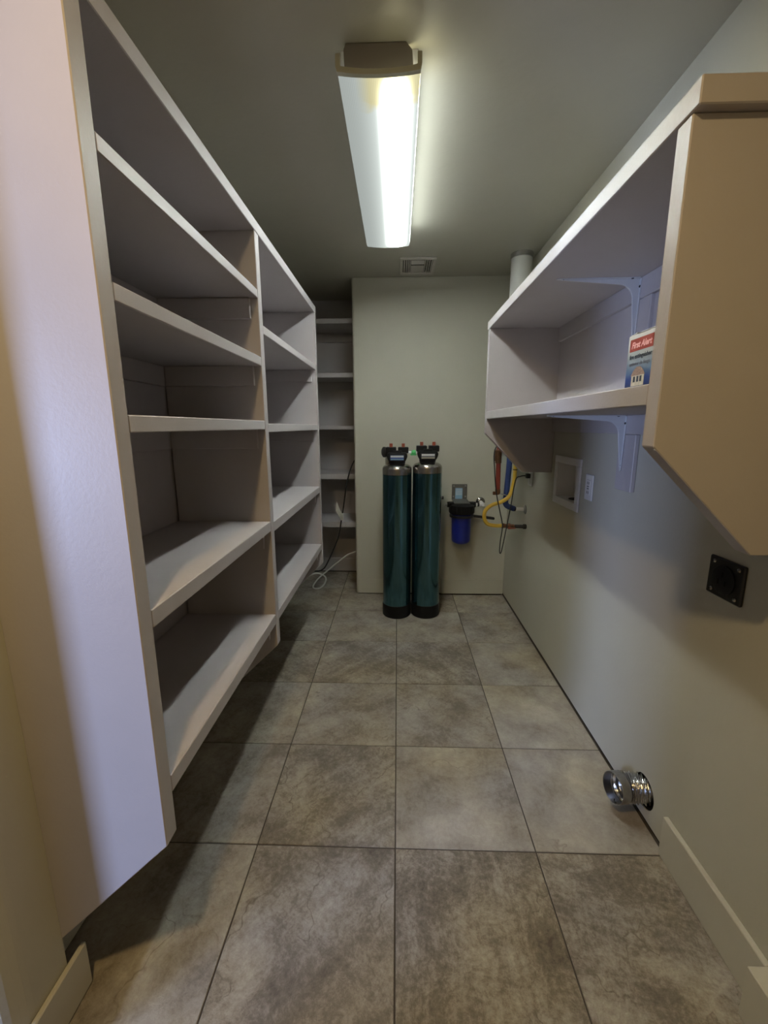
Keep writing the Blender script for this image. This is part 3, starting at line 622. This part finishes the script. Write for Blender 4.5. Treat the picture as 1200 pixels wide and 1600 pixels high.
hc = thing('heater_power_cord', 'thin black power cord looping down below the heater from a wall plug', 'cord', (.72, PY-.06, .5))
cyy = PY-.065
HS = 1-.065/2.855
cpts = [(.838, 1.046), (.808, 1.044), (.786, 1.01), (.766, .846), (.752, .745), (.728, .578), (.716, .512), (.708, .508), (.705, .535), (.708, .60), (.716, .700), (.694, .80), (.672, .888), (.660, .953), (.645, 1.08), (.640, 1.21), (.645, hz+.01)]
pth = [(x*HS, cyy, 1.366-(1.366-z)*HS) for x, z in cpts]
pth[0] = (.838, 2.79, 1.050); pth[1] = (.80, 2.79, 1.046); pth[-1] = (.68, 2.80, hz+.005)
MB().tube(pth, .0036, 8, 6).build('cable', 'black', hc)
MB().box(.832, XR-.008, 2.772, 2.804, 1.034, 1.064, .004).build('plug', 'black', hc)
so = thing('wall_outlet', 'small white wall outlet the heater cord plugs into, behind the cabinet end', 'outlet', (XR, 2.79, .985))
MB().box(XR-.0075, XR-.0008, 2.752, 2.826, .985, 1.100, .002).build('cover_plate', 'plastic_white', so)
MB().box(XR-.0095, XR-.0075, 2.775, 2.805, 1.0, 1.030, .001).build('receptacle', 'plastic_white', so)

# ------------------------------------------------------------------ washer outlet box
wo = thing('washer_outlet_box', 'white recessed washing machine outlet box with a square frame in the right wall', 'outlet box', (XR, 2.2, .955))
fm = MB()
oy0, oy1, oz0, oz1 = 2.030, 2.358, .958, 1.212
iy0, iy1, iz0, iz1 = 2.072, 2.322, .996, 1.176
for a in ((oy0, oy1, oz0, iz0), (oy0, oy1, iz1, oz1), (oy0, iy0, iz0, iz1), (iy1, oy1, iz0, iz1)):
    fm.box(XR-.010, XR-.0008, a[0], a[1], a[2], a[3], .002)
fm.build('frame', 'plastic_white', wo)
rx = XR+.088
rb = MB()
rb.box(rx, rx+.003, iy0-.004, iy1+.004, iz0-.004, iz1+.004, 0).box(XR-.0005, rx, iy0-.004, iy0-.001, iz0, iz1, 0).box(XR-.0005, rx, iy1+.001, iy1+.004, iz0, iz1, 0)
rb.box(XR-.0005, rx, iy0, iy1, iz0-.004, iz0-.001, 0).box(XR-.0005, rx, iy0, iy1, iz1+.001, iz1+.004, 0)
rb.build('recess', 'plastic_white', wo)
MB().cyl((rx-.001, 2.155, 1.045), (rx-.03, 2.155, 1.045), .019, 18).cyl((rx-.03, 2.155, 1.045), (rx-.042, 2.155, 1.045), .013, 14).build('valve_knob', 'black', wo)
MB().lathe([(.030, 0), (.034, .002), (.030, .006), (.022, .006)], (XR+.045, 2.19, iz0-.0005), (0, 0, 1), 22).build('drain_hole', 'dark', wo)

# ------------------------------------------------------------------ GFCI outlet
go = thing('wall_outlet', 'white rectangular safety outlet on the right wall beside the washer box', 'outlet', (XR, 1.935, 1.036))
MB().box(XR-.007, XR-.0008, 1.898, 1.972, 1.036, 1.152, .002).build('cover_plate', 'plastic_white', go)
rp = MB().box(XR-.0095, XR-.007, 1.918, 1.952, 1.060, 1.128, .001).build('receptacle', 'plastic_white', go)
for zz in (1.066, 1.108):
    for yy in (1.926, 1.940): MB().box(XR-.0102, XR-.0094, yy, yy+.004, zz, zz+.011, 0).build('slot', 'cblack', rp)
for zz in (1.086, 1.096): MB().box(XR-.0108, XR-.0094, 1.927, 1.943, zz, zz+.005, .0005).build('button', 'labelgrey', rp)

# ------------------------------------------------------------------ dryer receptacle
dr = thing('dryer_receptacle', 'square dark metal power outlet with round black socket on the right wall', 'outlet', (XR, 1.09, .915))
dpz, dpy = .968, 1.090
MB().prism([(dpy-.060, dpz-.052), (dpy+.060, dpz-.052), (dpy+.060, dpz+.054), (dpy-.060, dpz+.054)], XR-.010, XR-.0008, 'x', .003).build('cover_plate', 'darkplate', dr)
sk = MB().lathe([(.039, 0), (.039, .004), (.036, .006), (.0, .006)], (XR-.010, dpy, dpz), (-1, 0, 0), 30).build('socket', 'blackmatte', dr)
for a in (90, 210, 330):
    a = math.radians(a); y, z = dpy+.014*math.cos(a), dpz+.014*math.sin(a); MB().box(XR-.0168, XR-.0158, y-.002, y+.002, z-.007, z+.007, 0).build('slot', 'void', sk)
for y, z in ((-.042, -.038), (.042, -.038), (-.042, .040), (.042, .040)): MB().lathe([(0, .003), (.004, .0025), (.0055, 0)], (XR-.010, dpy+y, dpz+z), (-1, 0, 0), 12).build('screw', 'chrome', dr)

# ------------------------------------------------------------------ dryer vent duct
A, A2, B = Vector((XR+.07, 1.302, .112)), Vector((XR-.03, 1.335, .100)), Vector((.773, 1.326, .098))
dd = thing('dryer_duct', 'crinkled silver dryer duct sticking out of the right wall near the floor', 'duct', (.80, 1.318, .05))
nrm = Vector((-.965, -.20, .10)).normalized(); B0 = B-nrm*.034
MB().lathe([(.0500, 0), (.0520, 0), (.0525, .002), (.0525, .032), (.0510, .033), (.0500, .032)], B, -nrm, 44, closed=True).build('collar', 'galv', dd)
path = []
for k in range(69):
    u = k/68; p0, p1, p2, p3 = B0+nrm*.001, B0-nrm*.045, A+Vector((-.05, 0, 0)), A
    path.append((1-u)**3*p0+3*u*(1-u)**2*p1+3*u*u*(1-u)*p2+u**3*p3)
V, F = [], []; sg_ = 44
for side in (0, 1):
    for k in range(69):
        t = (path[min(k+1, 68)]-path[max(k-1, 0)]).normalized(); e1 = t.cross(Vector((0, 0, 1))).normalized(); e2 = t.cross(e1)
        rr = .0492+.0038*math.sin(k*2*math.pi/6)-(.0012 if side else 0)
        for q in range(sg_):
            a = 2*math.pi*q/sg_; r2 = rr+.0007*math.sin(q*3.1+k*1.3)*math.sin(q*1.7)
            V.append(path[k]+r2*(math.cos(a)*e1+math.sin(a)*e2))
for side in (0, 1):
    for k in range(68):
        for q in range(sg_):
            b = side*69*sg_; F.append((b+k*sg_+q, b+k*sg_+(q+1) % sg_, b+(k+1)*sg_+(q+1) % sg_, b+(k+1)*sg_+q))
MB().add(V, F, True).build('flexible_hose', 'foil', dd)
MB().tube([tuple(B-nrm*.012+Vector((0, 0, -.0495))), tuple(B-nrm*.006+Vector((-.001, -.012, -.046))), tuple(B-nrm*.004+Vector((0, -.024, -.040)))], .0022, 6).build('wire_end', 'dark', dd)

# ------------------------------------------------------------------ cords in the alcove
bc = thing('cable', 'thin black cable hanging in front of the alcove shelves with a paper tag', 'cable', (-.48, 3.47, .6))
bp_ = [(-.339, 3.50, 1.115), (-.368, 3.48, 1.065), (-.397, 3.47, .985), (-.421, 3.47, .884), (-.446, 3.47, .723), (-.470, 3.47, .587), (-.490, 3.47, .477), (-.524, 3.47, .381), (-.572, 3.47, .275), (-.620, 3.47, .185), (-.660, 3.47, .155), (-.700, 3.47, .150), (-.745, 3.47, .150), (-.80, 3.47, .150), (-.872, 3.47, .160)]
MB().tube(bp_, .0055, 8, 6).build('cord', 'black', bc)
MB().prism([(-.504, .762), (-.478, .690), (-.512, .682)], 3.462, 3.4632, 'y', 0).prism([(-.512, .684), (-.478, .690), (-.462, .660), (-.470, .600)], 3.4600, 3.4612, 'y', 0).box(-.476, -.450, 3.4600, 3.4635, .60, .66, .0005).build('paper_tag', 'paper', bc)
wc = thing('cable', 'white cable lying in a loop on the floor of the alcove', 'cable', (-.65, 3.47, 0))
wp_ = [(-.339, 3.50, .325), (-.372, 3.475, .318), (-.425, 3.47, .295), (-.495, 3.47, .240), (-.579, 3.47, .171), (-.636, 3.47, .124), (-.690, 3.465, .072), (-.722, 3.45, .022), (-.705, 3.435, .008), (-.660, 3.44, .010), (-.620, 3.45, .049), (-.611, 3.455, .095), (-.640, 3.458, .124), (-.690, 3.46, .135), (-.745, 3.46, .120), (-.80, 3.46, .09), (-.872, 3.47, .12)]
MB().tube(wp_, .0062, 8, 6).build('cord', 'cordwhite', wc)

for o in bpy.data.objects:
    if '_o' in o: del o['_o']
